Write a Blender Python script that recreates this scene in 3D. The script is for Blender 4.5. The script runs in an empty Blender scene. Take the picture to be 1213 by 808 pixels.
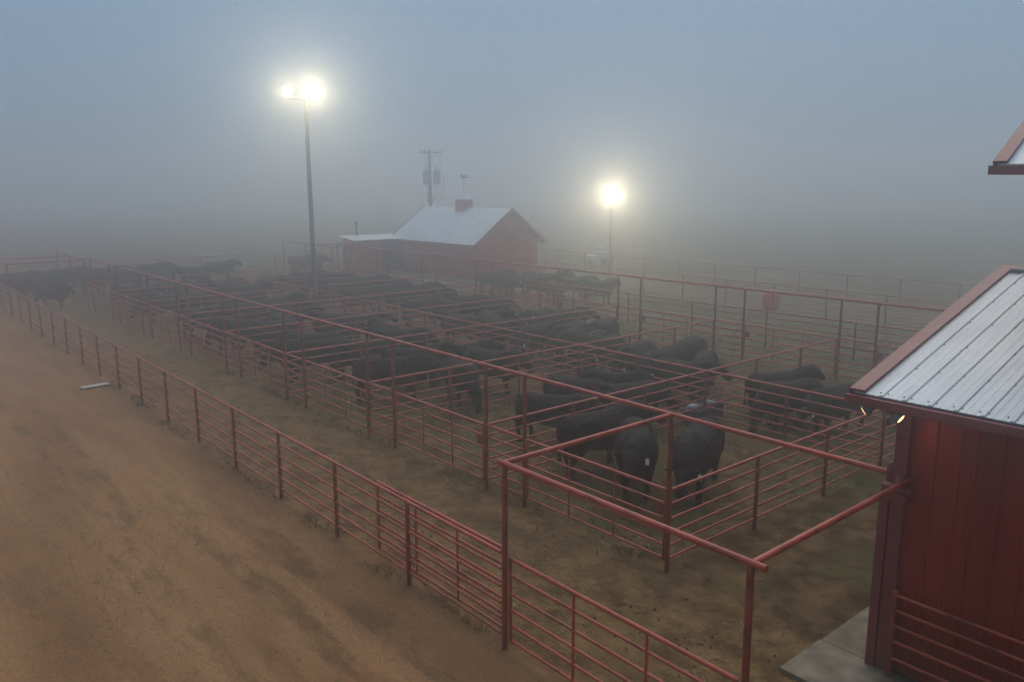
import bpy, bmesh, math, random
from mathutils import Vector, Matrix, noise
random.seed(7)
R = math.radians
scene = bpy.context.scene
C = scene.collection

# ------------------------------------------------------------------ camera
CAM_H = 6.83
F_PX, P_DOWN, ROLL, HEAD = 943.4, 0.19102, -0.00247, 2.43816
cd = bpy.data.cameras.new('camera'); cam = bpy.data.objects.new('camera', cd); C.objects.link(cam)
cd.sensor_width = 36.0; cd.lens = F_PX / 1213 * 36; cd.clip_start = 0.1; cd.clip_end = 3000
fw = Vector((math.cos(HEAD) * math.cos(P_DOWN), math.sin(HEAD) * math.cos(P_DOWN), -math.sin(P_DOWN)))
rt0 = Vector((math.sin(HEAD), -math.cos(HEAD), 0)); up0 = rt0.cross(fw)
rt = rt0 * math.cos(ROLL) + up0 * math.sin(ROLL); up = up0 * math.cos(ROLL) - rt0 * math.sin(ROLL)
cam.matrix_world = Matrix(((rt.x, up.x, -fw.x, 0), (rt.y, up.y, -fw.y, 0), (rt.z, up.z, -fw.z, CAM_H), (0, 0, 0, 1)))
scene.camera = cam

# ------------------------------------------------------------------ sky, sun, exposure
SUN_EL, SUN_AZ = R(58), R(320)
world = bpy.data.worlds.new('World'); scene.world = world; world.use_nodes = True
wn = world.node_tree; wn.nodes.clear()
sky = wn.nodes.new('ShaderNodeTexSky'); sky.sky_type = 'NISHITA'; sky.sun_disc = False
sky.sun_elevation = SUN_EL; sky.sun_rotation = SUN_AZ; sky.air_density = 1.0; sky.dust_density = 2.0; sky.ozone_density = 1.5
hsv = wn.nodes.new('ShaderNodeHueSaturation'); hsv.inputs['Saturation'].default_value = 1.0
bg = wn.nodes.new('ShaderNodeBackground'); bg.inputs['Strength'].default_value = 0.055
wo = wn.nodes.new('ShaderNodeOutputWorld')
# overcast cloud deck in front of the clear sky: standard overcast luminance, brighter overhead than at the horizon
wtc = wn.nodes.new('ShaderNodeTexCoord'); wsp = wn.nodes.new('ShaderNodeSeparateXYZ'); wn.links.new(wtc.outputs['Generated'], wsp.inputs[0])
wcl = wn.nodes.new('ShaderNodeMapRange'); wcl.inputs[3].default_value = 1.0; wcl.inputs[4].default_value = 2.4; wn.links.new(wsp.outputs[2], wcl.inputs[0])
wvm = wn.nodes.new('ShaderNodeVectorMath'); wvm.operation = 'SCALE'; wvm.inputs[0].default_value = (2.5, 4.1, 5.95); wn.links.new(wcl.outputs[0], wvm.inputs['Scale'])
wmx = wn.nodes.new('ShaderNodeMix'); wmx.data_type = 'RGBA'; wmx.inputs[0].default_value = 0.8
wn.links.new(sky.outputs[0], hsv.inputs['Color']); wn.links.new(hsv.outputs[0], wmx.inputs[6]); wn.links.new(wvm.outputs[0], wmx.inputs[7])
wn.links.new(wmx.outputs[2], bg.inputs[0]); wn.links.new(bg.outputs[0], wo.inputs[0])
sd = bpy.data.lights.new('sun', 'SUN'); sd.energy = 1.5; sd.angle = R(60); sd.color = (1.0, 0.85, 0.66)
sun = bpy.data.objects.new('sun', sd); C.objects.link(sun)
# Nishita: rotation 0 = +Y, clockwise
sdir = Vector((math.sin(SUN_AZ) * math.cos(SUN_EL), math.cos(SUN_AZ) * math.cos(SUN_EL), math.sin(SUN_EL)))
sun.rotation_euler = (-sdir).to_track_quat('-Z', 'Y').to_euler()
scene.view_settings.view_transform = 'Standard'; scene.view_settings.look = 'None'
scene.view_settings.gamma = 1.0; scene.view_settings.exposure = 0.12
scene.view_settings.use_curve_mapping = False
cy = scene.cycles
cy.volume_bounces = 6; cy.max_bounces = 10; cy.diffuse_bounces = 3; cy.glossy_bounces = 3
cy.use_denoising = True; cy.use_adaptive_sampling = True; cy.adaptive_threshold = 0.005; cy.adaptive_min_samples = 48; cy.denoising_prefilter = 'FAST'; cy.sample_clamp_indirect = 3.0; cy.sample_clamp_direct = 0
cy.use_light_tree = True; cy.caustics_reflective = False; cy.caustics_refractive = False

# ------------------------------------------------------------------ materials
M = {}
def nodemat(name):
    m = bpy.data.materials.new(name); m.use_nodes = True; M[name] = m
    nt = m.node_tree; b = nt.nodes['Principled BSDF']
    return m, nt, b
def N(nt, kind, **kw):
    n = nt.nodes.new(kind)
    for k, v in kw.items():
        if k.startswith('i_'):
            n.inputs[int(k[2:]) if k[2:].isdigit() else k[2:].replace('_', ' ')].default_value = v
        else: setattr(n, k, v)
    return n
def ramp(nt, fac, stops):
    r = nt.nodes.new('ShaderNodeValToRGB'); e = r.color_ramp.elements
    e[0].position, e[0].color = stops[0][0], (*stops[0][1], 1); e[1].position, e[1].color = stops[-1][0], (*stops[-1][1], 1)
    for p, c in stops[1:-1]:
        x = e.new(p); x.color = (*c, 1)
    nt.links.new(fac, r.inputs[0]); return r.outputs[0]
def noisy(name, cols, scale=6, rough=(0.4, 0.6), bump=0.0, bscale=60, metallic=0.0, stretch=(1, 1, 1), coord='Object', detail=6, spec=0.5):
    m, nt, b = nodemat(name)
    tc = N(nt, 'ShaderNodeTexCoord'); mp = N(nt, 'ShaderNodeMapping'); mp.inputs['Scale'].default_value = stretch
    nt.links.new(N(nt, 'ShaderNodeNewGeometry').outputs['Position'] if coord == 'World' else tc.outputs[coord], mp.inputs[0])
    nz = N(nt, 'ShaderNodeTexNoise'); nz.inputs['Scale'].default_value = scale; nz.inputs['Detail'].default_value = detail
    nt.links.new(mp.outputs[0], nz.inputs['Vector'])
    stops = [(0.3 + 0.4 * i / (len(cols) - 1), c) for i, c in enumerate(cols)]
    nt.links.new(ramp(nt, nz.outputs[0], stops), b.inputs['Base Color'])
    rr = N(nt, 'ShaderNodeMapRange'); rr.inputs[3].default_value = rough[0]; rr.inputs[4].default_value = rough[1]
    nt.links.new(nz.outputs[0], rr.inputs[0]); nt.links.new(rr.outputs[0], b.inputs['Roughness'])
    b.inputs['Metallic'].default_value = metallic; b.inputs['Specular IOR Level'].default_value = spec
    if bump:
        n2 = N(nt, 'ShaderNodeTexNoise'); n2.inputs['Scale'].default_value = bscale; n2.inputs['Detail'].default_value = 5
        nt.links.new(mp.outputs[0], n2.inputs['Vector'])
        bp = N(nt, 'ShaderNodeBump'); bp.inputs['Strength'].default_value = bump; bp.inputs['Distance'].default_value = 0.02
        nt.links.new(n2.outputs[0], bp.inputs['Height']); nt.links.new(bp.outputs[0], b.inputs['Normal'])
    return m
noisy('pipe_red', [(0.14, 0.030, 0.016), (0.37, 0.055, 0.029), (0.43, 0.068, 0.037), (0.45, 0.10, 0.058)], scale=2.6, rough=(0.28, 0.5), bump=0.15, coord='World', detail=9)
noisy('post_red', [(0.10, 0.024, 0.014), (0.26, 0.038, 0.021), (0.30, 0.058, 0.034)], scale=3, rough=(0.4, 0.6), bump=0.2, coord='World', detail=9)
noisy('trim_red', [(0.17, 0.032, 0.034), (0.23, 0.045, 0.046)], scale=2.5, rough=(0.35, 0.5))
noisy('wall_red', [(0.20, 0.019, 0.010), (0.29, 0.030, 0.016)], scale=2.0, rough=(0.5, 0.65), stretch=(1, 1, 0.15), spec=0.25)
noisy('barn_red', [(0.40, 0.034, 0.018), (0.50, 0.046, 0.026)], scale=2.0, rough=(0.5, 0.7))
noisy('roof_metal', [(0.50, 0.53, 0.55), (0.60, 0.63, 0.65), (0.68, 0.70, 0.71)], scale=1.6, rough=(0.4, 0.6), metallic=0.1, stretch=(3, 0.5, 1), bump=0.08, bscale=9)
noisy('galvanised', [(0.17, 0.19, 0.20), (0.25, 0.27, 0.28)], scale=5, rough=(0.5, 0.7), metallic=0.2)
noisy('dark_metal', [(0.03, 0.03, 0.032), (0.06, 0.06, 0.06)], scale=8, rough=(0.4, 0.6))
noisy('wood', [(0.09, 0.07, 0.055), (0.15, 0.12, 0.09)], scale=6, rough=(0.8, 0.95), stretch=(6, 6, .4), bump=0.4)
noisy('concrete', [(0.07, 0.05, 0.027), (0.15, 0.12, 0.077), (0.25, 0.215, 0.155)], scale=2.8, rough=(0.55, 0.9), bump=0.25, bscale=40)
noisy('hide', [(0.004, 0.0036, 0.0036), (0.007, 0.0062, 0.006), (0.013, 0.0115, 0.010)], scale=4, rough=(0.6, 0.8), bump=0.5, bscale=55, stretch=(0.6, 1, 1.4), spec=0.12)
def dirt_base(name, z0, z1, col, amt=.8, scale=9):
    nt = M[name].node_tree; b_ = nt.nodes['Principled BSDF']; src = b_.inputs['Base Color'].links[0].from_socket
    g = N(nt, 'ShaderNodeNewGeometry'); sp = N(nt, 'ShaderNodeSeparateXYZ'); nt.links.new(g.outputs['Position'], sp.inputs[0])
    z = N(nt, 'ShaderNodeMapRange'); z.inputs[1].default_value = z1; z.inputs[2].default_value = z0; nt.links.new(sp.outputs[2], z.inputs[0])
    nz = N(nt, 'ShaderNodeTexNoise'); nz.inputs['Scale'].default_value = scale; nz.inputs['Detail'].default_value = 8; nt.links.new(g.outputs['Position'], nz.inputs['Vector'])
    m2 = N(nt, 'ShaderNodeMapRange'); m2.inputs[1].default_value = .42; m2.inputs[2].default_value = .66; m2.inputs[4].default_value = amt; nt.links.new(nz.outputs[0], m2.inputs[0])
    mu = N(nt, 'ShaderNodeMath', operation='MULTIPLY'); nt.links.new(z.outputs[0], mu.inputs[0]); nt.links.new(m2.outputs[0], mu.inputs[1])
    mx = N(nt, 'ShaderNodeMix', data_type='RGBA'); nt.links.new(mu.outputs[0], mx.inputs[0]); nt.links.new(src, mx.inputs[6]); mx.inputs[7].default_value = (*col, 1)
    nt.links.new(mx.outputs[2], b_.inputs['Base Color'])
dirt_base('wall_red', 0.1, 1.1, (.11, .065, .035)); dirt_base('post_red', 0.0, .55, (.12, .078, .04)); dirt_base('trim_red', 0.0, .7, (.12, .07, .04))
def muddy_hide():
    nt = M['hide'].node_tree; b_ = nt.nodes['Principled BSDF']; src = b_.inputs['Base Color'].links[0].from_socket
    tc = N(nt, 'ShaderNodeTexCoord'); sp = N(nt, 'ShaderNodeSeparateXYZ'); nt.links.new(tc.outputs['Object'], sp.inputs[0])
    z = N(nt, 'ShaderNodeMapRange'); z.inputs[1].default_value = .75; z.inputs[2].default_value = .1; nt.links.new(sp.outputs[2], z.inputs[0])
    nz = N(nt, 'ShaderNodeTexNoise'); nz.inputs['Scale'].default_value = 7; nz.inputs['Detail'].default_value = 6; nt.links.new(tc.outputs['Object'], nz.inputs['Vector'])
    m2 = N(nt, 'ShaderNodeMapRange'); m2.inputs[1].default_value = .48; m2.inputs[2].default_value = .62; nt.links.new(nz.outputs[0], m2.inputs[0])
    mu = N(nt, 'ShaderNodeMath', operation='MULTIPLY'); nt.links.new(z.outputs[0], mu.inputs[0]); nt.links.new(m2.outputs[0], mu.inputs[1])
    mx = N(nt, 'ShaderNodeMix', data_type='RGBA'); nt.links.new(mu.outputs[0], mx.inputs[0]); nt.links.new(src, mx.inputs[6]); mx.inputs[7].default_value = (.06, .04, .02, 1)
    nt.links.new(mx.outputs[2], b_.inputs['Base Color'])
muddy_hide()
noisy('eye', [(0.01, 0.008, 0.006), (0.02, 0.015, 0.012)], scale=20, rough=(0.05, 0.12))
noisy('tag_white', [(0.70, 0.68, 0.55), (0.8, 0.78, 0.7)], scale=20, rough=(0.4, 0.5))
noisy('plastic_red', [(0.70, 0.04, 0.05), (0.80, 0.06, 0.07)], scale=3, rough=(0.35, 0.5))
noisy('plastic_white', [(0.62, 0.66, 0.68), (0.75, 0.78, 0.80)], scale=3, rough=(0.35, 0.5))
noisy('plastic_grey', [(0.16, 0.20, 0.22), (0.30, 0.36, 0.38)], scale=6, rough=(0.3, 0.5))
noisy('rubber', [(0.02, 0.02, 0.02), (0.035, 0.035, 0.035)], scale=8, rough=(0.6, 0.8))
noisy('clod', [(0.05, 0.034, 0.016), (0.10, 0.068, 0.032)], scale=4, rough=(0.85, 0.98))
noisy('grass', [(0.045, 0.06, 0.018), (0.09, 0.10, 0.035), (0.15, 0.12, 0.05)], scale=0.8, rough=(0.7, 0.9))
noisy('foliage', [(0.03, 0.045, 0.02), (0.06, 0.08, 0.035)], scale=2, rough=(0.7, 0.9))
noisy('board', [(0.40, 0.38, 0.34), (0.52, 0.50, 0.46)], scale=5, rough=(0.7, 0.9), stretch=(1, 8, 1))
noisy('stone', [(0.16, 0.10, 0.06), (0.34, 0.25, 0.17), (0.46, 0.38, 0.30)], scale=9, rough=(0.8, 0.95), coord='World')
noisy('straw', [(0.20, 0.15, 0.07), (0.34, 0.27, 0.14)], scale=6, rough=(0.8, 0.9), coord='World')
def emit(name, col, s):
    m, nt, b = nodemat(name); b.inputs['Base Color'].default_value = (*col, 1)
    b.inputs['Emission Color'].default_value = (*col, 1); b.inputs['Emission Strength'].default_value = s
emit('lens_flood', (1.0, 0.93, 0.74), 14)
emit('lens_warm', (1.0, 0.66, 0.30), 2.4)

# ground: graded sand road, trampled alley, manured pens with grass, pasture beyond
def ground_mat():
    m, nt, b = nodemat('earth'); L = nt.links.new
    geo = N(nt, 'ShaderNodeNewGeometry'); sep = N(nt, 'ShaderNodeSeparateXYZ'); L(geo.outputs['Position'], sep.inputs[0])
    def nz(scale, detail=8, st=(1, 1, 1), rough=0.55, loc=(0, 0, 0)):
        mp = N(nt, 'ShaderNodeMapping'); mp.inputs['Scale'].default_value = st; mp.inputs['Location'].default_value = loc
        L(geo.outputs['Position'], mp.inputs[0])
        n = N(nt, 'ShaderNodeTexNoise'); n.inputs['Scale'].default_value = scale; n.inputs['Detail'].default_value = detail; n.inputs['Roughness'].default_value = rough
        L(mp.outputs[0], n.inputs['Vector']); return n.outputs[0]
    def mix(f, a, c, mode='MIX'):
        x = N(nt, 'ShaderNodeMix', data_type='RGBA', blend_type=mode)
        if isinstance(f, float): x.inputs[0].default_value = f
        else: L(f, x.inputs[0])
        for s, v in ((6, a), (7, c)):
            if isinstance(v, tuple): x.inputs[s].default_value = (*v, 1)
            else: L(v, x.inputs[s])
        return x.outputs[2]
    def mr(v, a, c_, lo=0.0, hi=1.0):
        x = N(nt, 'ShaderNodeMapRange'); x.interpolation_type = 'SMOOTHSTEP'
        x.inputs[1].default_value = a; x.inputs[2].default_value = c_; x.inputs[3].default_value = lo; x.inputs[4].default_value = hi
        L(v, x.inputs[0]); return x.outputs[0]
    def mth(op, a, c_):
        x = N(nt, 'ShaderNodeMath', operation=op)
        for i, v in enumerate((a, c_)):
            if isinstance(v, (int, float)): x.inputs[i].default_value = v
            else: L(v, x.inputs[i])
        return x.outputs[0]
    wob = nz(0.6, 6); wob2 = nz(2.2, 6)
    yw = mth('ADD', sep.outputs[1], mth('MULTIPLY', mth('SUBTRACT', wob, 0.5), 1.6))
    # road
    streak = nz(0.55, 6, (0.16, 1.3, 1), 0.6); fine = nz(5, 10, (1, 1, 1), 0.65); patch = nz(0.22, 4)
    road = mix(mr(streak, .36, .66), (0.22, 0.108, 0.048), (0.385, 0.208, 0.100))
    road = mix(mr(patch, .35, .7, 0, .6), road, (0.37, 0.182, 0.080))
    grit = mr(nz(30, 6, (1, 1, 1), .75), .38, .62)
    road = mix(mth('MULTIPLY', mr(fine, .56, .70), .55), road, (0.10, 0.060, 0.029))
    # wheel ruts along the road, broken and wandering
    rut = nz(1.0, 3, (0.035, 1.05, 1), .5, (3, 1, 0)); rut2 = nz(1.6, 8, (.5, 1, 1), .7, (1, 5, 0))
    road = mix(mth('MULTIPLY', mth('MULTIPLY', mr(rut, .52, .60), mr(rut2, .42, .62)), .6), road, (0.095, 0.058, 0.028))
    road = mix(mth('MULTIPLY', mr(nz(.9, 10, (.55, 1, 1), .7, (7, 2, 0)), .55, .72), .5), road, (0.12, 0.074, 0.036))
    # alley and pens
    churn = nz(1.7, 10, (1, 1, 1), .68)
    alley = mix(mr(churn, .34, .66), (0.092, 0.055, 0.023), (0.245, 0.150, 0.062))
    alley = mix(mr(nz(.5, 5, loc=(9, 3, 0)), .5, .72, 0, .45), alley, (0.27, 0.165, 0.070))
    pens = mix(mr(churn, .36, .66), (0.062, 0.039, 0.017), (0.185, 0.116, 0.048))
    gr = mth('MULTIPLY', mr(nz(.33, 5, loc=(4, 7, 0)), .50, .62), mr(nz(3.1, 8), .38, .6))
    pens = mix(mth('MULTIPLY', gr, .8), pens, (0.070, 0.090, 0.026))
    # hoof pocks and manure pats in the trampled ground
    vo = N(nt, 'ShaderNodeTexVoronoi'); vo.inputs['Scale'].default_value = 5.5; L(geo.outputs['Position'], vo.inputs['Vector'])
    pock = mr(vo.outputs['Distance'], .05, .42)
    vp = N(nt, 'ShaderNodeTexVoronoi'); vp.inputs['Scale'].default_value = 1.15; mpw = N(nt, 'ShaderNodeMapping'); L(geo.outputs['Position'], mpw.inputs[0])
    dis = N(nt, 'ShaderNodeVectorMath', operation='ADD'); nzc = N(nt, 'ShaderNodeTexNoise'); nzc.inputs['Scale'].default_value = 4; L(geo.outputs['Position'], nzc.inputs['Vector'])
    scl = N(nt, 'ShaderNodeVectorMath', operation='SCALE'); scl.inputs['Scale'].default_value = .35; L(nzc.outputs[1], scl.inputs[0]); L(mpw.outputs[0], dis.inputs[0]); L(scl.outputs[0], dis.inputs[1]); L(dis.outputs[0], vp.inputs['Vector'])
    pat = mth('MULTIPLY', mr(vp.outputs['Distance'], .24, .12), mr(nz(.7, 3, loc=(2, 8, 0)), .42, .6))
    alley = mix(mth('MULTIPLY', pat, .55), alley, (0.045, 0.030, 0.014)); pens = mix(mth('MULTIPLY', pat, .7), pens, (0.030, 0.021, 0.010))
    straw = mth('MULTIPLY', mr(nz(9, 8, (1, 2.4, 1), .75, (3, 3, 0)), .56, .70), .5)
    alley = mix(straw, alley, (0.23, 0.165, 0.080)); pens = mix(mth('MULTIPLY', straw, .8), pens, (0.19, 0.145, 0.070))
    past = mix(mr(nz(.8, 8), .35, .65), (0.135, 0.105, 0.055), (0.105, 0.115, 0.045))
    past = mix(mr(nz(.15, 4, loc=(5, 1, 0)), .4, .65), past, (0.19, 0.145, 0.085))
    c = mix(mr(yw, 6.5, 7.4), road, alley)
    c = mix(mr(yw, 10.5, 11.3), c, pens)
    c = mix(mr(yw, 26.5, 28.5), c, past)
    c = mix(mth('MULTIPLY', grit, .5), c, mix(1.0, c, (.45, .42, .38), 'MULTIPLY'))
    L(c, b.inputs['Base Color']); b.inputs['Roughness'].default_value = 0.93; b.inputs['Specular IOR Level'].default_value = 0.15
    zone = mr(yw, 6.8, 7.4)
    h = mth('ADD', mth('ADD', mth('MULTIPLY', churn, 1.0), mth('MULTIPLY', mth('MULTIPLY', pock, zone), .45)), mth('ADD', mth('MULTIPLY', fine, .5), mth('MULTIPLY', grit, .06)))
    bp = N(nt, 'ShaderNodeBump'); bp.inputs['Strength'].default_value = 0.7; bp.inputs['Distance'].default_value = 0.10
    L(h, bp.inputs['Height']); L(bp.outputs[0], b.inputs['Normal'])
ground_mat()

# ------------------------------------------------------------------ mesh helpers
class MB:
    def __init__(s): s.v = []; s.f = []; s.smooth = []
    def quad(s, pts):
        n = len(s.v); s.v += [tuple(p) for p in pts]; s.f.append(tuple(range(n, n + len(pts)))); s.smooth.append(False)
    def box(s, lo, hi, mat=None):
        n = len(s.v); P = [Vector((x, y, z)) for z in (lo[2], hi[2]) for y in (lo[1], hi[1]) for x in (lo[0], hi[0])]
        if mat: P = [mat @ p for p in P]
        s.v += [tuple(p) for p in P]
        for q in ((0, 2, 3, 1), (4, 5, 7, 6), (0, 1, 5, 4), (2, 6, 7, 3), (0, 4, 6, 2), (1, 3, 7, 5)): s.f.append(tuple(n + i for i in q)); s.smooth.append(False)
        return s
    def tube(s, path, r, n=10, caps=True):
        path = [Vector(p) for p in path]; rr = r if isinstance(r, (list, tuple)) else [r] * len(path)
        base = len(s.v); t0 = None
        for i, p in enumerate(path):
            t = (path[min(i + 1, len(path) - 1)] - path[max(i - 1, 0)]).normalized()
            a = Vector((0, 0, 1)) if abs(t.z) < .9 else Vector((1, 0, 0))
            u = t.cross(a).normalized(); w = t.cross(u)
            for k in range(n):
                th = 2 * math.pi * k / n; q = p + (u * math.cos(th) + w * math.sin(th)) * rr[i]; s.v.append(tuple(q))
        for i in range(len(path) - 1):
            for k in range(n):
                a = base + i * n + k; b_ = base + i * n + (k + 1) % n
                s.f.append((a, b_, b_ + n, a + n)); s.smooth.append(True)
        if caps:
            s.f.append(tuple(base + k for k in range(n))[::-1]); s.smooth.append(False)
            e = base + (len(path) - 1) * n; s.f.append(tuple(e + k for k in range(n))); s.smooth.append(False)
        return s
    def lathe(s, prof, n=16, c=(0, 0, 0)):
        base = len(s.v)
        for (r, z) in prof:
            for k in range(n):
                th = 2 * math.pi * k / n; s.v.append((c[0] + r * math.cos(th), c[1] + r * math.sin(th), c[2] + z))
        for i in range(len(prof) - 1):
            for k in range(n):
                a = base + i * n + k; b_ = base + i * n + (k + 1) % n; s.f.append((a, b_, b_ + n, a + n)); s.smooth.append(True)
        s.f.append(tuple(base + k for k in range(n))[::-1]); s.smooth.append(False)
        e = base + (len(prof) - 1) * n; s.f.append(tuple(e + k for k in range(n))); s.smooth.append(False)
        return s
    def mesh(s, name, mat):
        me = bpy.data.meshes.new(name); me.from_pydata(s.v, [], s.f); me.update()
        me.polygons.foreach_set('use_smooth', s.smooth)
        bm = bmesh.new(); bm.from_mesh(me); bmesh.ops.recalc_face_normals(bm, faces=bm.faces); bm.to_mesh(me); bm.free()
        me.materials.append(M[mat]); return me
    def build(s, name, mat, parent=None):
        return link(name, s.mesh(name, mat), parent)
def link(name, me, parent=None):
    o = bpy.data.objects.new(name, me); C.objects.link(o)
    if parent: o.parent = parent
    return o
def tag(o, label=None, cat=None, group=None, kind=None):
    for k, v in (('label', label), ('category', cat), ('group', group), ('kind', kind)):
        if v: o[k] = v
    return o
def thing(name, loc, rz, label, cat, group=None):
    o = bpy.data.objects.new(name, None); C.objects.link(o); o.location = loc; o.rotation_euler = (0, 0, rz); o.empty_display_size = .2
    return tag(o, label, cat, group)
def ordn(k): return ['first', 'second', 'third', 'fourth', 'fifth', 'sixth', 'seventh', 'eighth', 'ninth', 'tenth', 'eleventh'][k]

# ------------------------------------------------------------------ setting
def make_ground():
    bm = bmesh.new()
    xs = [-420, -300, -200, -140, -100, -80] + [-70 + 1.0 * i for i in range(75)] + [6, 10, 20, 40, 80, 140, 200, 300, 420]
    ys = [-420, -300, -200, -140, -100, -60, -30, -15] + [-8 + 1.0 * i for i in range(66)] + [60, 65, 75, 90, 120, 160, 220, 320, 420]
    g = [[bm.verts.new((x, y, (noise.noise((x * .23, y * .23, 0)) * .035 + noise.noise((x * .7, y * .7, 3)) * .02 if -70 <= x <= 5 and -8 <= y <= 58 else 0) - .015)) for x in xs] for y in ys]
    for j in range(len(ys) - 1):
        for i in range(len(xs) - 1): bm.faces.new((g[j][i], g[j][i + 1], g[j + 1][i + 1], g[j + 1][i]))
    me = bpy.data.meshes.new('ground'); bm.to_mesh(me); bm.free(); me.materials.append(M['earth'])
    me.polygons.foreach_set('use_smooth', [True] * len(me.polygons))
    tag(link('ground', me), 'bare reddish brown earth of the road, alley and pens', None, None, 'structure')
make_ground()

# concrete apron at the barn corner, cast in slabs with joints
ap = bpy.data.objects.new('concrete_apron', None); C.objects.link(ap); tag(ap, 'grey concrete apron at the barn corner', None, None, 'structure')
for (x0, x1, y0, y1) in ((-5.40, -4.05, 9.60, 10.72), (-5.38, -4.48, 10.735, 12.4), (-5.38, -4.48, 12.415, 14.4), (-4.035, -2.4, 9.60, 10.64), (-2.385, -.6, 9.60, 10.64)):
    MB().box((x0, y0, -.1), (x1, y1, .055)).build('slab', 'concrete', ap)

# ------------------------------------------------------------------ pipe fences and gates
def unit_cyl(name, r, mat, n=10):
    b = MB(); b.tube([(0, 0, 0), (1, 0, 0)], r, n); return b.mesh(name, mat)
def unit_post(name, r, mat, n=10):
    b = MB(); b.tube([(0, 0, 0), (0, 0, .985), (0, 0, 1.0)], [r, r, r * .7], n); return b.mesh(name, mat)
RAIL_TOP = unit_cyl('rail', .032, 'pipe_red'); RAIL = unit_cyl('rail', .023, 'pipe_red'); RAIL_THIN = unit_cyl('rail', .017, 'pipe_red', 8)
BEAM = unit_cyl('beam', .041, 'pipe_red', 12); POST = unit_post('post', .041, 'post_red'); POST_TALL = unit_post('post', .043, 'post_red', 12)
BRACE = unit_post('brace', .02, 'pipe_red', 8); STILE = unit_post('stile', .028, 'pipe_red')
LATCH = MB().box((-.09, -.03, -.10), (.09, .03, .10)).mesh('latch_plate', 'trim_red')
HS = [1.53, 1.27, .98, .72, .47, .22]
def rail(parent, me, x0, x1, z, y=0.0, jit=.006, name='rail'):
    o = link(name, me, parent); j = lambda: random.uniform(-jit, jit)
    za, zb = z + j(), z + j(); o.location = (x0, y, za); L = math.hypot(x1 - x0, zb - za)
    o.scale = (L, 1, 1); o.rotation_euler = (random.uniform(0, 6), -math.atan2(zb - za, x1 - x0), 0) if False else (0, -math.atan2(zb - za, x1 - x0), 0)
    return o
def post(parent, me, x, h, y=0.0, name='post', z0=-.1, lean=.006):
    o = link(name, me, parent); o.location = (x, y, z0); o.scale = (1, 1, h - z0)
    o.rotation_euler = (random.uniform(-lean, lean), random.uniform(-lean, lean), random.uniform(0, 6.28)); return o
def fence(p0, p1, posts, label, group, hs=HS, ph=1.56, name='pipe_fence', thin=False, cat='fence'):
    p0 = Vector((*p0, 0)); p1 = Vector((*p1, 0)); d = p1 - p0; L = d.length
    t = thing(name, p0, math.atan2(d.y, d.x), label, cat, group)
    for i, z in enumerate(hs):
        n = max(1, round(L / 21)); 
        for q in range(n): rail(t, RAIL_TOP if i == 0 else (RAIL_THIN if thin else RAIL), L * q / n, L * (q + 1) / n, z)
    for x in posts: post(t, POST, x, ph if not isinstance(x, tuple) else x[1])
    return t
def gate(p0, p1, label, group, latch=True, name='pipe_gate'):
    p0 = Vector((*p0, 0)); p1 = Vector((*p1, 0)); d = p1 - p0; L = d.length
    t = thing(name, p0, math.atan2(d.y, d.x), label, 'gate', group)
    dz = random.uniform(-.025, .01)
    for i, z in enumerate(HS): rail(t, RAIL_TOP if i == 0 else RAIL, .03, L - .03, z + dz, jit=.003)
    for x in (.03, L - .03): post(t, STILE, x, 1.55 + dz, name='stile', z0=.17, lean=.001)
    for f in (.345, .67): post(t, BRACE, L * f, 1.52 + dz, name='brace', z0=.2, lean=.001)
    if latch:
        o = link('latch_plate', LATCH, t); o.location = (L - .13, -.02, 1.15 + dz)
    return t

XK = [-8.4 - 5.24 * k for k in range(9)]
Y0, Y1, Y2, Y3 = 6.97, 10.79, 19.03, 26.76
HT = 2.93
# outer fence along the road
xs = [-11.02 - 2.605 * i for i in range(21)]
fence((-63.2, Y0), (-8.48, Y0), [63.2 + x for x in xs], 'long red pipe fence of six rails along the sandy road', None)
gate((-12.25, Y0 + .13), (-8.52, Y0 + .13), 'red pipe gate swung open flat against the roadside fence', None, latch=False)
gate((-8.3, Y0), (-4.40, Y0), 'closed red pipe gate hung from the tall post at the roadside fence end', None, latch=False)
# tall frame over the alley end, by the barn
t = thing('tall_pipe_frame', (0, 0, 0), 0, 'tall red pipe frame spanning the alley end beside the barn corner', 'pipe frame')
for (x, y) in ((-8.4, Y0), (-4.30, Y0)): post(t, POST_TALL, x, HT - .02, y)
rail(t, BEAM, -8.52, -4.14, HT, Y0, 0, 'beam')
for (x, ya, yb) in ((-8.4, Y0, Y1 - .02), (-4.30, Y0, Y1 - .1)):
    o = link('beam', BEAM, t); o.location = (x, ya, HT + .004); o.rotation_euler = (0, 0, R(90)); o.scale = (yb - ya, 1, 1)
t = thing('tall_pipe_frame', (0, 0, 0), 0, 'tall red pipe frame spanning the foggy far end of the alley', 'pipe frame')
for (x, y) in ((-50.3, Y0), (-54.0, Y0), (-54.0, Y1), (-57.6, Y1)): post(t, POST_TALL, x, HT - .12, y)
for (x, ya, yb) in ((-50.3, Y0, Y1), (-54.0, 3.2, Y1)):
    o = link('beam', BEAM, t); o.location = (x, ya, HT - .12); o.rotation_euler = (0, 0, R(90)); o.scale = (yb - ya, 1, 1)
rail(t, BEAM, -57.7, -50.4, HT - .11, Y1, 0, 'beam')
rail(t, BEAM, -57.0, -50.2, HT - .11, Y0, 0, 'beam')
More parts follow.
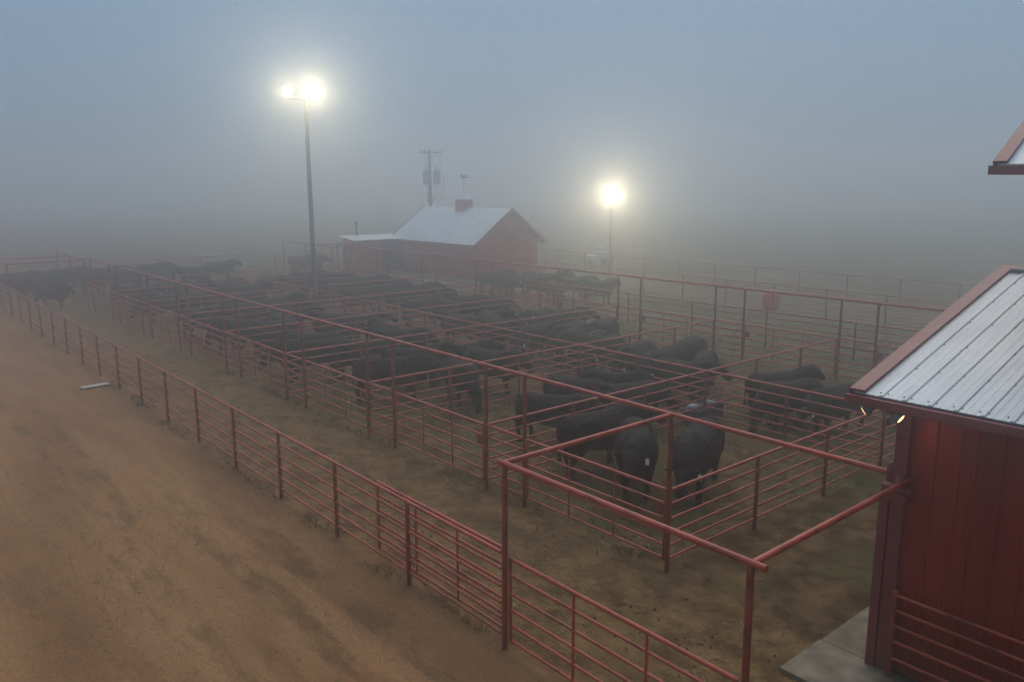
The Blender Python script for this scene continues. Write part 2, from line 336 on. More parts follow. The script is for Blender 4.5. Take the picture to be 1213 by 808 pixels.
# tall-posted pen fronts (alley side and back side): posts in pairs, a beam overhead, short panels; gates hang between
def pen_front(y, x_right, label, nk):
    t = thing('tall_post_pen_front', (0, y, 0), 0, label, 'fence')
    x_far = XK[-1]
    n = 3; L = x_right - x_far
    for q in range(n): rail(t, BEAM, x_far + L * q / n, x_far + L * (q + 1) / n, HT, 0, .004, 'beam')
    for k in range(9):
        post(t, POST_TALL, XK[k], HT - .02)
        if k: post(t, POST_TALL, XK[k] + 1.32, HT - .02)
        if k:
            for i, z in enumerate(HS): rail(t, RAIL_TOP if i == 0 else RAIL, XK[k] + .03, XK[k] + 1.29, z)
    return t
pen_front(Y1, -4.45, 'tall-posted red pipe pen front facing the alley with a beam overhead', 9)
pen_front(Y3, -8.2, 'tall-posted red pipe fence at the back of the pens with a beam overhead', 9)
for k in range(8):
    gate((XK[k + 1] + 1.38, Y1), (XK[k] - .06, Y1), f'red pipe gate of the {ordn(k)} alley-side pen from the barn corner', 'gates along the alley')
    gate((XK[k] - .06, Y3), (XK[k + 1] + 1.38, Y3), f'red pipe gate in the back fence, {ordn(k)} pen from the barn', 'gates along the back of the pens')
# middle fence and cross fences
fence((XK[8], Y2), (XK[0], Y2), [2.62 * i for i in range(17)], 'long red pipe fence down the middle between the two rows of pens', None)
for k in range(9):
    e = 'at the barn end' if k == 0 else ('at the foggy far end' if k == 8 else f'{ordn(k)} inward from the barn end')
    fence((XK[k], Y1 + .06), (XK[k], Y2 - .05), [2.72, 5.45], f'red pipe cross fence between alley and middle fence, {e}', 'cross fences of the alley-side pens')
    fence((XK[k], Y2 + .05), (XK[k], Y3 - .06), [2.56, 5.12], f'red pipe cross fence between middle and back fence, {e}', 'cross fences of the back pens')
# fences of the lanes beyond
fence((-34.6, 30.4), (-6.4, 30.4), [3.95 * i for i in range(8)], 'red pipe fence just beyond the back of the pens, on green ground', None)
for x in (-22.75, -14.9):
    pass
fence((-58, 39.2), (-8, 39.2), [3.1 * i for i in range(17)], 'close-railed red pipe fence beside the red feed tub', None, hs=[1.53, 1.36, 1.2, 1.03, .86, .7, .53, .37, .2], thin=True)
fence((-62, 46.8), (-8, 46.8), [3.2 * i for i in range(17)], 'farthest red pipe fence fading into fog near the lower lamp', None, hs=[1.53, 1.2, .86, .52, .2], thin=True)
fence((-63.2, 0), (-63.2, 46.7), [3.1 * i for i in range(16)], 'pipe fence across the far end of the yard, grey in the fog', None, hs=[1.53, 1.2, .86, .52, .2], thin=True)
# tall frame behind the pens by the small barn
t = thing('tall_pipe_frame', (0, 0, 0), 0, 'tall red pipe frame between the pens and the open shed', 'pipe frame')
for (x, y) in ((-59.1, Y3), (-55.2, Y3), (-51.2, Y3), (-49.4, 29.8), (-53.9, 29.8)): post(t, POST_TALL, x, HT - .2, y)
rail(t, BEAM, -59.2, -50.3, HT - .2, Y3, 0, 'beam'); rail(t, BEAM, -54.0, -49.3, HT - .2, 29.8, 0, 'beam')
o = link('beam', BEAM, t); o.location = (-53.9, Y3, HT - .195); o.rotation_euler = (0, 0, R(90)); o.scale = (3.04, 1, 1)
fence((-62.9, Y3), (-50.5, Y3), [2.0, 6.0, 10.0], 'red pipe fence from the back row of pens out to the far end fence', None)
fence((-62.9, 31.0), (-57.3, 31.0), [1.5, 4.0], 'short red pipe fence leading up to the open shed', None)

# ------------------------------------------------------------------ near barn lean-to (right)
def rib_panel(x0, x1, y, z0, z1, ribw=.03, d=.022, face=-1):
    b = MB(); b.box((x0, y - .006, z0), (x1, y + .006, z1))
    x = x0 + .06
    while x < x1 - .05:
        b.quad([(x - ribw, y + face * .006, z0), (x - ribw * .4, y + face * (d + .006), z0), (x - ribw * .4, y + face * (d + .006), z1), (x - ribw, y + face * .006, z1)])
        b.quad([(x - ribw * .4, y + face * (d + .006), z0), (x + ribw * .4, y + face * (d + .006), z0), (x + ribw * .4, y + face * (d + .006), z1), (x - ribw * .4, y + face * (d + .006), z1)])
        b.quad([(x + ribw * .4, y + face * (d + .006), z0), (x + ribw, y + face * .006, z0), (x + ribw, y + face * .006, z1), (x + ribw * .4, y + face * (d + .006), z1)])
        x += .305
    return b
EY, EZ, RY, SL = 10.30, 4.10, 15.40, .262
def rz_(y): return EZ + (y - EY) * SL
ls = thing('barn_lean_to', (-4.42, 10.73, 0), 0, 'red metal-clad lean-to with pale ribbed metal roof beside the alley gate', 'barn')
def lsp(b, name, mat, parent=None):
    o = b.build(name, mat, parent or ls)
    if parent is None: o.location = (4.42, -10.73, 0)
    return o
X_END = -1.2
for i in range(4):
    xa = -4.40 + i * .80; lsp(rib_panel(xa, min(xa + .797, X_END), 10.73, .09, 3.98), 'wall_panel', 'wall_red')
lsp(MB().box((-4.43, 10.76, .0), (X_END, 10.82, 4.1)), 'wall_core', 'dark_metal')
b = MB(); b.box((-4.415, 10.83, .05), (-4.40, 20.07, 3.95)); lsp(b, 'side_wall', 'wall_red')
b = MB(); b.box((-4.41, 20.06, .05), (X_END, 20.08, 3.95)); lsp(b, 'back_wall', 'wall_red')
b = MB(); b.quad([(-4.405, 10.8, 3.95), (-4.405, 20.0, 3.95), (-4.405, RY, rz_(RY) - .12)]); lsp(b, 'gable', 'wall_red')
lsp(MB().box((-4.52, 10.64, .0), (-4.34, 10.725, 3.97)), 'corner_trim', 'trim_red')
lsp(MB().box((-4.53, 10.729, .0), (-4.445, 10.93, 3.97)), 'corner_trim', 'trim_red')
# roof panels, front and back slope, each panel with ribs running up the slope
def roof_panel(x0, x1, ya, yb, za, zb):
    b = MB(); d = Vector((0, yb - ya, zb - za)); nrm = Vector((0, -(zb - za), yb - ya)).normalized()
    if nrm.z < 0: nrm = -nrm
    A = Vector((0, ya, za)); B_ = Vector((0, yb, zb)); X = Vector((1, 0, 0)); th = .012
    def P(x, e, h): return (A if e == 0 else B_) + X * x + nrm * h
    prof = [(x0, 0)]
    x = x0 + .07
    while x < x1 - .03:
        prof += [(x - .034, 0), (x - .016, .017), (x + .016, .017), (x + .034, 0)]
        for o in (.10, .20):
            if x + o < x1 - .02: prof += [(x + o - .014, 0), (x + o, .0035), (x + o + .014, 0)]
        x += .305
    prof.append((x1, 0)); prof.sort(key=lambda p: p[0])
    for i in range(len(prof) - 1):
        (xa, ha), (xb, hb) = prof[i], prof[i + 1]
        b.quad([P(xa, 0, ha), P(xb, 0, hb), P(xb, 1, hb), P(xa, 1, ha)])
        b.quad([P(xa, 0, -th), P(xa, 1, -th), P(xb, 1, -th), P(xb, 0, -th)])
        b.quad([P(xa, 0, ha), P(xa, 0, -th), P(xb, 0, -th), P(xb, 0, hb)])
    return b
for i in range(4):
    xa = -4.99 + i * .93; xb = min(xa + .928, X_END)
    lsp(roof_panel(xa, xb, EY, RY, rz_(EY), rz_(RY)), 'roof_panel', 'roof_metal')
    lsp(roof_panel(xa, xb, 20.5, RY + .004, rz_(EY), rz_(RY)), 'roof_panel', 'roof_metal')
nv = Vector((0, -SL, 1)).normalized()
SCREW = MB(); SCREW.lathe([(.011, 0), (.011, .004), (.006, .009)], 8); SCREW = SCREW.mesh('screw', 'rubber')
for ri, s in enumerate((.10, .95, 1.85, 2.75, 3.65, 4.55)):
    for i in range(13):
        for dx in ((.10,) if ri else (.05, -.05)):
            x = -4.92 + i * .305 + (dx if ri == 0 else .045 + .0 * ri)
            if x > X_END: continue
            o = link('screw', SCREW, ls); y = EY + s * math.cos(math.atan(SL)); o.location = Vector((x + 4.42, y - 10.73, rz_(y))) + nv * .002
# rake trim, fascia, ridge cap, soffit
ang = math.atan(SL)
def rake(ya, yb, za, zb, x0, x1, lo, hi):
    b = MB(); n = 0
    A, B_ = Vector((0, ya, za)), Vector((0, yb, zb)); nn = Vector((0, -(zb - za), yb - ya)).normalized()
    if nn.z < 0: nn = -nn
    P = [A + Vector((x, 0, 0)) + nn * h for h in (lo, hi) for x in (x0, x1)] + [B_ + Vector((x, 0, 0)) + nn * h for h in (lo, hi) for x in (x0, x1)]
    b.v = [tuple(p) for p in P]; b.f = [(0, 1, 3, 2), (4, 6, 7, 5), (0, 4, 5, 1), (2, 3, 7, 6), (0, 2, 6, 4), (1, 5, 7, 3)]; b.smooth = [False] * 6
    return b
lsp(rake(EY - .01, RY, rz_(EY), rz_(RY), -5.02, -4.83, .012, .05), 'rake_trim', 'trim_red')
lsp(rake(EY - .01, RY, rz_(EY), rz_(RY), -5.035, -5.015, -.15, .047), 'rake_fascia', 'trim_red')
lsp(rake(20.5, RY + .004, rz_(EY), rz_(RY), -5.02, -4.83, .012, .05), 'rake_trim', 'trim_red')
lsp(rake(20.5, RY + .004, rz_(EY), rz_(RY), -5.035, -5.015, -.15, .047), 'rake_fascia', 'trim_red')
lsp(MB().box((-5.05, EY - .105, EZ - .14), (X_END, EY - .02, EZ - .03)), 'gutter', 'trim_red')
lsp(MB().box((-5.0, EY - .018, EZ - .17), (X_END, EY - .004, EZ - .015)), 'fascia', 'dark_metal')
lsp(MB().box((-4.98, EY + .01, EZ - .15), (X_END, 10.735, EZ - .135)), 'soffit', 'trim_red')
lsp(rake(RY - .16, RY + .01, rz_(RY - .16), rz_(RY + .01), -5.03, X_END, .033, .05), 'ridge_cap', 'trim_red')
lsp(rake(RY + .18, RY + .005, rz_(RY - .18), rz_(RY), -5.03, X_END, .033, .05), 'ridge_cap', 'trim_red')
b = MB(); b.tube([(-4.82, RY - .21, rz_(RY - .21) + .05), (-3, RY - .21, rz_(RY - .21) + .05), (X_END, RY - .21, rz_(RY - .21) + .05)], .03); lsp(b, 'ridge_vent', 'galvanised')
# welded bracket that holds the frame beams at the wall corner
b = MB(); b.box((-4.62, 10.56, 2.62), (-4.28, 10.66, 2.82)); b.tube([(-4.57, 10.70, 2.5), (-4.57, 10.70, 3.08), (-4.57, 10.70, 3.12)], [.055, .055, .03], 10); b.tube([(-4.40, 10.6, 2.72), (-4.40, 10.6, 3.0)], .05)
b.tube([(-4.62, 10.64, 2.78), (-4.22, 10.60, 2.78)], .07); lsp(b, 'beam_bracket', 'trim_red')
lsp(MB().box((-4.66, 10.62, 0), (-4.535, 10.74, 2.6)), 'corner_post', 'trim_red')
# guard rails on the wall
gr = thing('guard_rail', (-4.33, 10.58, 0), 0, 'red pipe guard rails along the foot of the red metal wall', 'guard rail')
for i, z in enumerate((1.29, 1.06, .83, .60, .34)): rail(gr, RAIL, 0, 3.0, z, 0, .004)
for x in (.02, 1.9, 2.95): post(gr, POST, x, 1.36, 0)
# gate leaf folded back along the barn side
t = gate((-4.66, 10.80), (-4.62, 13.2), 'red pipe gate folded back along the side of the lean-to', None, latch=False)
# eave floodlights
def eave_flood(loc, aim, label, e):
    t = thing('eave_floodlight', loc, 0, label, 'floodlight', 'floodlights under the eave')
    a = Vector(aim).normalized(); q = a.to_track_quat('-Z', 'Y').to_matrix().to_4x4()
    b = MB(); b.lathe([(.035, .13), (.05, .12), (.085, .02), (.09, -.02), (.083, -.021)], 14); b.v = [tuple(q @ Vector(v)) for v in b.v]; b.build('housing', 'galvanised', t)
    b = MB(); b.lathe([(.064, -.0225), (.05, -.029), (.02, -.031)], 14); b.v = [tuple(q @ Vector(v)) for v in b.v]; b.build('lens', 'lens_warm', t)
    b = MB(); b.tube([(0, 0, .03), (0, .06, .10), (0, .12, .17)], .014, 8); b.build('bracket', 'dark_metal', t)
    ld = bpy.data.lights.new('eave_lamp', 'SPOT'); ld.energy = e; ld.color = (1.0, .66, .34); ld.spot_size = R(130); ld.spot_blend = .8; ld.shadow_soft_size = .07
    lo = bpy.data.objects.new('lamp', ld); C.objects.link(lo); lo.parent = t; lo.location = a * .07; lo.rotation_euler = a.to_track_quat('-Z', 'Y').to_euler()
eave_flood((-4.93, 10.56, 3.80), (-.70, -.42, -.58), 'small lit floodlight under the eave end, aimed at the pens', 8)
eave_flood((-4.42, 10.46, 3.82), (.86, .02, -.50), 'small lit floodlight under the eave, glowing on the red wall', 2.6)

# ------------------------------------------------------------------ tall barn above the lean-to
BX, BY, BE, BS = -3.66, 10.62, 7.02, .60
bb = thing('tall_barn', (-2.9, 11.25, 0), 0, 'tall barn with steep metal roof and dark red eave above the lean-to', 'barn')
def bbp(b, name, mat):
    o = b.build(name, mat, bb); o.location = (2.9, -11.25, 0); return o
bbp(MB().box((-2.9, 11.25, 0), (9, 11.29, 7.0)), 'front_wall', 'wall_red')
bbp(MB().box((-2.9, 11.3, 0), (-2.86, 19.6, 7.0)), 'side_wall', 'wall_red')
b = MB(); b.quad([(-2.88, 11.25, 7.0), (-2.88, 19.6, 7.0), (-2.88, 15.42, 9.6)]); bbp(b, 'gable', 'wall_red')
for i in range(13):
    xa = BX + .02 + i * .93
    bbp(roof_panel(xa, xa + .928, BY, 15.42, BE + .06, BE + .06 + (15.42 - BY) * BS), 'roof_panel', 'roof_metal')
    bbp(roof_panel(xa, xa + .928, 20.22, 15.424, BE + .06, BE + .06 + (15.42 - BY) * BS), 'roof_panel', 'roof_metal')
zb = BE + .06 + (15.42 - BY) * BS
bbp(rake(BY, 15.42, BE + .06, zb, BX - .01, BX + .13, .012, .045), 'rake_trim', 'trim_red')
bbp(rake(BY, 15.42, BE + .06, zb, BX - .025, BX - .012, -.13, .04), 'rake_fascia', 'trim_red')
bbp(rake(20.22, 15.424, BE + .06, zb, BX - .01, BX + .13, .012, .045), 'rake_trim', 'trim_red')
bbp(MB().box((BX - .04, BY - .09, BE - .06), (8.4, BY - .004, BE + .045)), 'gutter', 'trim_red')
bbp(MB().box((BX + .0, BY + .0, BE - .06), (8.4, 11.25, BE - .045)), 'soffit', 'trim_red')

# ------------------------------------------------------------------ small barn with cupola, mid distance
SX0, SX1, SY0, SY1, SE, SR = -57.0, -46.4, 36.05, 41.95, 3.02, 5.15
sb = thing('small_barn', (SX1, SY0, 0), 0, 'small red barn with pale gable roof, cupola and weathervane', 'barn')
def sbp(b, name, mat, parent=None):
    o = b.build(name, mat, parent or sb)
    if parent is None: o.location = (-SX1, -SY0, 0)
    return o
ov = .62; ym = (SY0 + SY1) / 2; sl = (SR - SE) / (SY1 - SY0) * 2; zE = SE - ov * sl + .1
def hpan(x0, x1, y, z0, z1):
    return rib_panel(x0, x1, y, z0, z1)
for i in range(11):
    xa = SX0 + i * (SX1 - SX0) / 11; sbp(rib_panel(xa + .003, xa + (SX1 - SX0) / 11 - .003, SY0, 0, SE - .02), 'wall_panel', 'barn_red')
b = MB(); P = [(SY0 + .02, 0), (SY1, 0), (SY1, SE), (ym, SR), (SY0 + .02, SE)]
n = len(P); b.v = [(x, y, z) for x in (SX0, SX1) for (y, z) in P]; b.f = [tuple(range(n))[::-1], tuple(range(n, 2 * n))] + [(i, (i + 1) % n, n + (i + 1) % n, n + i) for i in range(n)]; b.smooth = [False] * len(b.f)
sbp(b, 'wall', 'barn_red')
for (y0, y1) in ((SY0 - ov, ym), (SY1 + ov, ym + .002)):
    for i in range(12):
        xa = SX0 - .5 + i * (SX1 - SX0 + 1.0) / 12
        sbp(roof_panel(xa, xa + (SX1 - SX0 + 1.0) / 12 - .002, y0, y1, zE, SR + .1), 'roof_panel', 'roof_metal')
    for xx in (SX0 - .52, SX1 + .42): sbp(rake(y0, y1, zE, SR + .1, xx, xx + .1, -.14, .05), 'rake_trim', 'trim_red')
    yy = y0 - .06 if y0 < ym else y0 + .02
    sbp(MB().box((SX0 - .5, min(yy, yy + .1), zE - .12), (SX1 + .5, max(yy, yy + .1) - .02, zE)), 'gutter', 'trim_red')
for (x, y) in ((SX0 + .05, SY0 - .08), (SX1 - .05, SY1 + .08)):
    yo = SY0 - ov if y < ym else SY1 + ov
    b = MB(); b.tube([(x, yo, zE - .1), (x, yo, zE - .2), (x, y, zE - .45), (x, y, .1)], .05, 8); sbp(b, 'downspout', 'trim_red')
cx = -51.9
cup = sbp(MB().box((cx - .5, ym - .5, SR - .25), (cx + .5, ym + .5, SR + .72)), 'cupola', 'barn_red')
for s in (-1, 1):
    for q in range(4):
        MB().box((cx - .36, ym + s * .5 - .02 * (s < 0), SR + .1 + q * .14), (cx + .36, ym + s * .5 + .02 * (s > 0), SR + .17 + q * .14)).build('louvre', 'trim_red', cup)
b = MB(); b.lathe([(.74, 0), (.70, .03), (.36, .28), (.14, .56), (.02, .80)], 4, (cx, ym, SR + .72)); b.smooth = [False] * len(b.f); b.build('cupola_roof', 'roof_metal', cup)
b = MB(); b.tube([(cx, ym, SR + 1.5), (cx, ym, SR + 2.6)], .025, 6); b.tube([(cx - .35, ym, SR + 1.95), (cx + .35, ym, SR + 1.95)], .015, 6); b.tube([(cx, ym - .35, SR + 1.95), (cx, ym + .35, SR + 1.95)], .015, 6)
b.tube([(cx - .1, ym - .5, SR + 2.4), (cx + .1, ym + .55, SR + 2.4)], .02, 6)
b.quad([(cx - .05, ym - .2, SR + 2.4), (cx + .05, ym + .25, SR + 2.4), (cx + .05, ym + .3, SR + 2.66), (cx, ym, SR + 2.56), (cx - .06, ym - .3, SR + 2.72)]); b.quad([(cx + .1, ym + .5, SR + 2.34), (cx + .12, ym + .7, SR + 2.4), (cx + .1, ym + .5, SR + 2.47)])
b.build('weathervane', 'dark_metal', cup)
tag(link('concrete_pad', MB().box((-57.2, 33.0, -.1), (-45.8, 36.02, .03)).mesh('concrete_pad', 'concrete')), 'pale concrete pad along the foot of the small barn', None, None, 'structure')

# open shed beside it
sh = thing('open_shed', (-56.2, 31.3, 0), 0, 'low open-fronted red shed with pale sloping roof beside the small barn', 'shed')
def shp(b, name, mat):
    o = b.build(name, mat, sh); o.location = (56.2, -31.3, 0); return o
for i in range(3): shp(MB().box((-56.24, 31.3 + i * .86, 0), (-56.2 - .01 * (i % 2), 32.155 + i * .86, 2.72)), 'wall_panel', 'barn_red')
shp(MB().box((-57.9, 31.3, 0), (-56.25, 31.34, 2.72)), 'end_wall', 'barn_red'); shp(MB().box((-57.94, 31.36, 0), (-57.88, 35.96, 2.85)), 'back_wall', 'dark_metal')
shp(MB().box((-57.9, 35.9, 0), (-56.32, 35.96, 2.7)), 'side_wall', 'dark_metal')  # added inner wall, coloured dark to paint the shade inside the opening
for y in (33.95, 35.85): shp(MB().box((-56.3, y - .06, 0), (-56.2, y + .06, 2.55)), 'post', 'post_red')
shp(MB().box((-56.3, 33.9, 2.45), (-56.21, 35.95, 2.62)), 'lintel', 'dark_metal')
for i in range(5):
    ya = 31.1 + i * .98
    b = MB(); P = [(-58.3, ya, 3.0), (-55.8, ya, 2.74), (-55.8, ya + .975, 2.74), (-58.3, ya + .975, 3.0)]
    b.quad(P); b.quad([(x, y, z - .04) for x, y, z in P][::-1]); b.quad([P[1], (P[1][0], P[1][1], P[1][2] - .04), (P[2][0], P[2][1], P[2][2] - .04), P[2]]); b.quad([P[0], P[1], (P[1][0], P[1][1], 2.70), (P[0][0], P[0][1], 2.96)])
    shp(b, 'roof_panel', 'roof_metal')
b = MB(); b.tube([(-57.4, 32.3, 3.0), (-57.4, 32.3, 4.0)], .09, 8); b.lathe([(.16, 0), (.14, .08), (.05, .14)], 8, (-57.4, 32.3, 4.02)); shp(b, 'flue', 'dark_metal')

# ------------------------------------------------------------------ light poles
def flood_head(t, p, aim, e, r=.30):
    a = Vector(aim).normalized(); q = Matrix.Translation(p) @ a.to_track_quat('-Z', 'Y').to_matrix().to_4x4()
    b = MB(); b.lathe([(.10, .34), (.16, .30), (r + .03, .03), (r + .05, 0), (r + .02, -.005)], 18); b.v = [tuple(q @ Vector(v)) for v in b.v]; h = b.build('lamp_head', 'galvanised', t)
    b = MB(); b.lathe([(r, -.005), (r * .9, -.03), (r * .4, -.05)], 18); b.v = [tuple(q @ Vector(v)) for v in b.v]; b.build('lens', 'lens_flood', h)
    ld = bpy.data.lights.new('flood_lamp', 'SPOT'); ld.energy = e; ld.color = (1.0, .88, .58); ld.shadow_soft_size = .2; ld.spot_size = R(152); ld.spot_blend = .3
    lo = bpy.data.objects.new('lamp', ld); C.objects.link(lo); lo.parent = t; lo.location = Vector(p) + a * .12; lo.rotation_euler = a.to_track_quat('-Z', 'Y').to_euler()
lp = thing('light_pole', (-39.84, 19.72, 0), 0, 'tall grey steel light pole with two lit floodlights above the pens', 'light pole')
b = MB(); b.tube([(0, 0, -.2), (0, 0, 4), (0, 0, 8), (0, 0, 11.6)], [.135, .125, .112, .10], 14); b.build('pole', 'galvanised', lp)
b = MB(); b.tube([(0, -1.0, 11.3), (0, .55, 11.3)], .05, 8); b.tube([(0, -.95, 11.3), (0, -.95, 11.62)], .035, 8); b.tube([(0, .42, 11.3), (0, .42, 11.7)], .035, 8); b.build('crossarm', 'galvanised', lp)
toc = Vector((39.84, -19.72, -6))
flood_head(lp, (0, -.98, 11.68), (.62, -.72, -.30), 170, .21)
flood_head(lp, (0, .40, 11.85), (.94, -.16, -.30), 480, .32)
lp2 = thing('light_pole', (-44.7, 48.5, 0), 0, 'shorter light pole with one lit floodlight beyond the far fences', 'light pole')
b = MB(); b.tube([(0, 0, -.2), (0, 0, 6.1)], [.12, .10], 12); b.build('pole', 'galvanised', lp2)
flood_head(lp2, (0.15, -.1, 6.25), (.68, -.70, -.18), 1250, .32)

# ------------------------------------------------------------------ utility pole
up_ = thing('utility_pole', (-63, 43.4, 0), 0, 'wooden utility pole with crossarm and hanging transformers behind the small barn', 'utility pole')
b = MB(); b.tube([(0, 0, -.2), (0, 0, 5), (0, 0, 10.25)], [.19, .17, .13], 12); b.build('pole', 'wood', up_)
b = MB(); b.box((-.06, -1.1, 9.96), (.06, 1.35, 10.08)); b.build('crossarm', 'wood', up_)
b = MB(); b.tube([(.08, -.65, 9.98), (.08, 0, 9.4)], .025, 6); b.tube([(.08, .65, 9.98), (.08, 0, 9.4)], .025, 6); b.build('brace', 'dark_metal', up_)
for y in (-1.0, -.55, .6, 1.25):
    b = MB(); b.lathe([(.03, 0), (.07, .04), (.05, .1), (.07, .14), (.03, .2)], 8, (0, y, 10.08)); b.build('insulator', 'plastic_grey', up_)
for (x, y) in ((0, -.46), (.15, .62), (-.1, .95)):
    b = MB(); b.lathe([(.05, -.02), (.27, 0), (.28, .06), (.28, 1.15), (.24, 1.25), (.08, 1.3)], 12, (x, y, 7.1)); b.tube([(x, y - .1, 8.35), (x, y - .16, 8.75)], .035, 6); b.tube([(x, y + .1, 8.35), (x, y + .18, 8.75)], .035, 6); b.build('transformer', 'plastic_grey', up_)
b = MB(); 
for (ya, za, yb, zb2, s) in ((.6, 10.1, 1.2, 8.6, .25), (-1.0, 10.1, -.46, 8.6, .2), (1.2, 8.5, 1.25, 5.6, .35), (.6, 7.1, .2, 5.4, .3), (-.5, 7.1, -.15, 5.4, .3), (.2, 5.9, .75, 5.2, .4)):
    b.tube([(0, ya + (yb - ya) * u + s * math.sin(u * 3.14), za + (zb2 - za) * u) for u in [i / 8 for i in range(9)]], .018, 5)
for k in range(3): b.tube([(0, .12 * math.cos(a) * 3, 5.7 + .45 * math.sin(a) + .1 * k) for a in [i * .7 for i in range(10)]], .018, 5)
b.build('cable', 'rubber', up_)

# ------------------------------------------------------------------ small objects
w = thing('livestock_waterer', (-13.80, 19.05, 0), .1, 'low livestock waterer with grey domed lids at the pen fence junction', 'waterer')
MB().box((-.30, -.62, 0), (.30, .80, .42)).build('tank', 'rubber', w)
for (x, y, s) in ((-.05, -.32, .19), (.02, .50, .21)):
    b = MB(); b.lathe([(s, 0), (s * .98, .05), (s * .78, .10), (s * .38, .13), (.02, .14)], 16, (x, y, .42)); b.build('lid', 'plastic_grey', w)
b = MB(); b.lathe([(.03, 0), (.12, .03), (.13, .1), (.02, .12)], 12, (-.2, -.85, .2)); b.build('float_cap', 'plastic_grey', w)
ft = thing('feed_tub', (-24.6, 40.1, 0), .4, 'red plastic feed tub with pale lid in the foggy paddock', 'feed tub')
b = MB(); b.lathe([(.36, 0), (.42, .05), (.47, .4), (.47, .75), (.44, .95), (.36, 1.0)], 20); b.build('tub', 'plastic_red', ft)
b = MB(); b.lathe([(.40, .985), (.42, 1.0), (.40, 1.04), (.3, 1.06), (.05, 1.07)], 20); b.build('lid', 'plastic_white', ft)
wc = thing('utility_cart', (-49.4, 52.2, 0), R(40), 'white utility cart parked beyond the far fence under the lower lamp', 'cart')
MB().box((-.2, -.45, .35), (.55, .45, 1.15)).build('cab', 'plastic_white', wc); MB().box((-1.1, -.5, .42), (-.22, .5, .8)).build('bed', 'plastic_white', wc)
MB().box((-.15, -.5, 1.5), (.5, .5, 1.56)).build('canopy', 'plastic_white', wc)
for (x, y) in ((-.12, -.46), (.48, -.46), (-.12, .46), (.48, .46)): MB().tube([(x, y, 1.1), (x, y, 1.5)], .02, 6).build('canopy_post', 'dark_metal', wc)
for (x, y) in ((-.8, -.55), (.4, -.55), (-.8, .55), (.4, .55)): MB().tube([(x, y - .07, .26), (x, y + .07, .26)], .26, 14).build('wheel', 'rubber', wc)
b = MB(); b.box((-.14, -.5, .012), (.14, .42, .035)); o = b.build('loose_board', 'board'); o.location = (-30.15, 6.45, 0.01); o.rotation_euler = (0, R(3), R(8)); tag(o, 'pale loose board lying on the road beside the outer fence', 'board')
MB().tube([(-.12, .42, .03), (-.1, .9, .02), (-.14, 1.9, .02), (-.05, 3.0, .02)], .012, 6).build('strap', 'rubber', o)

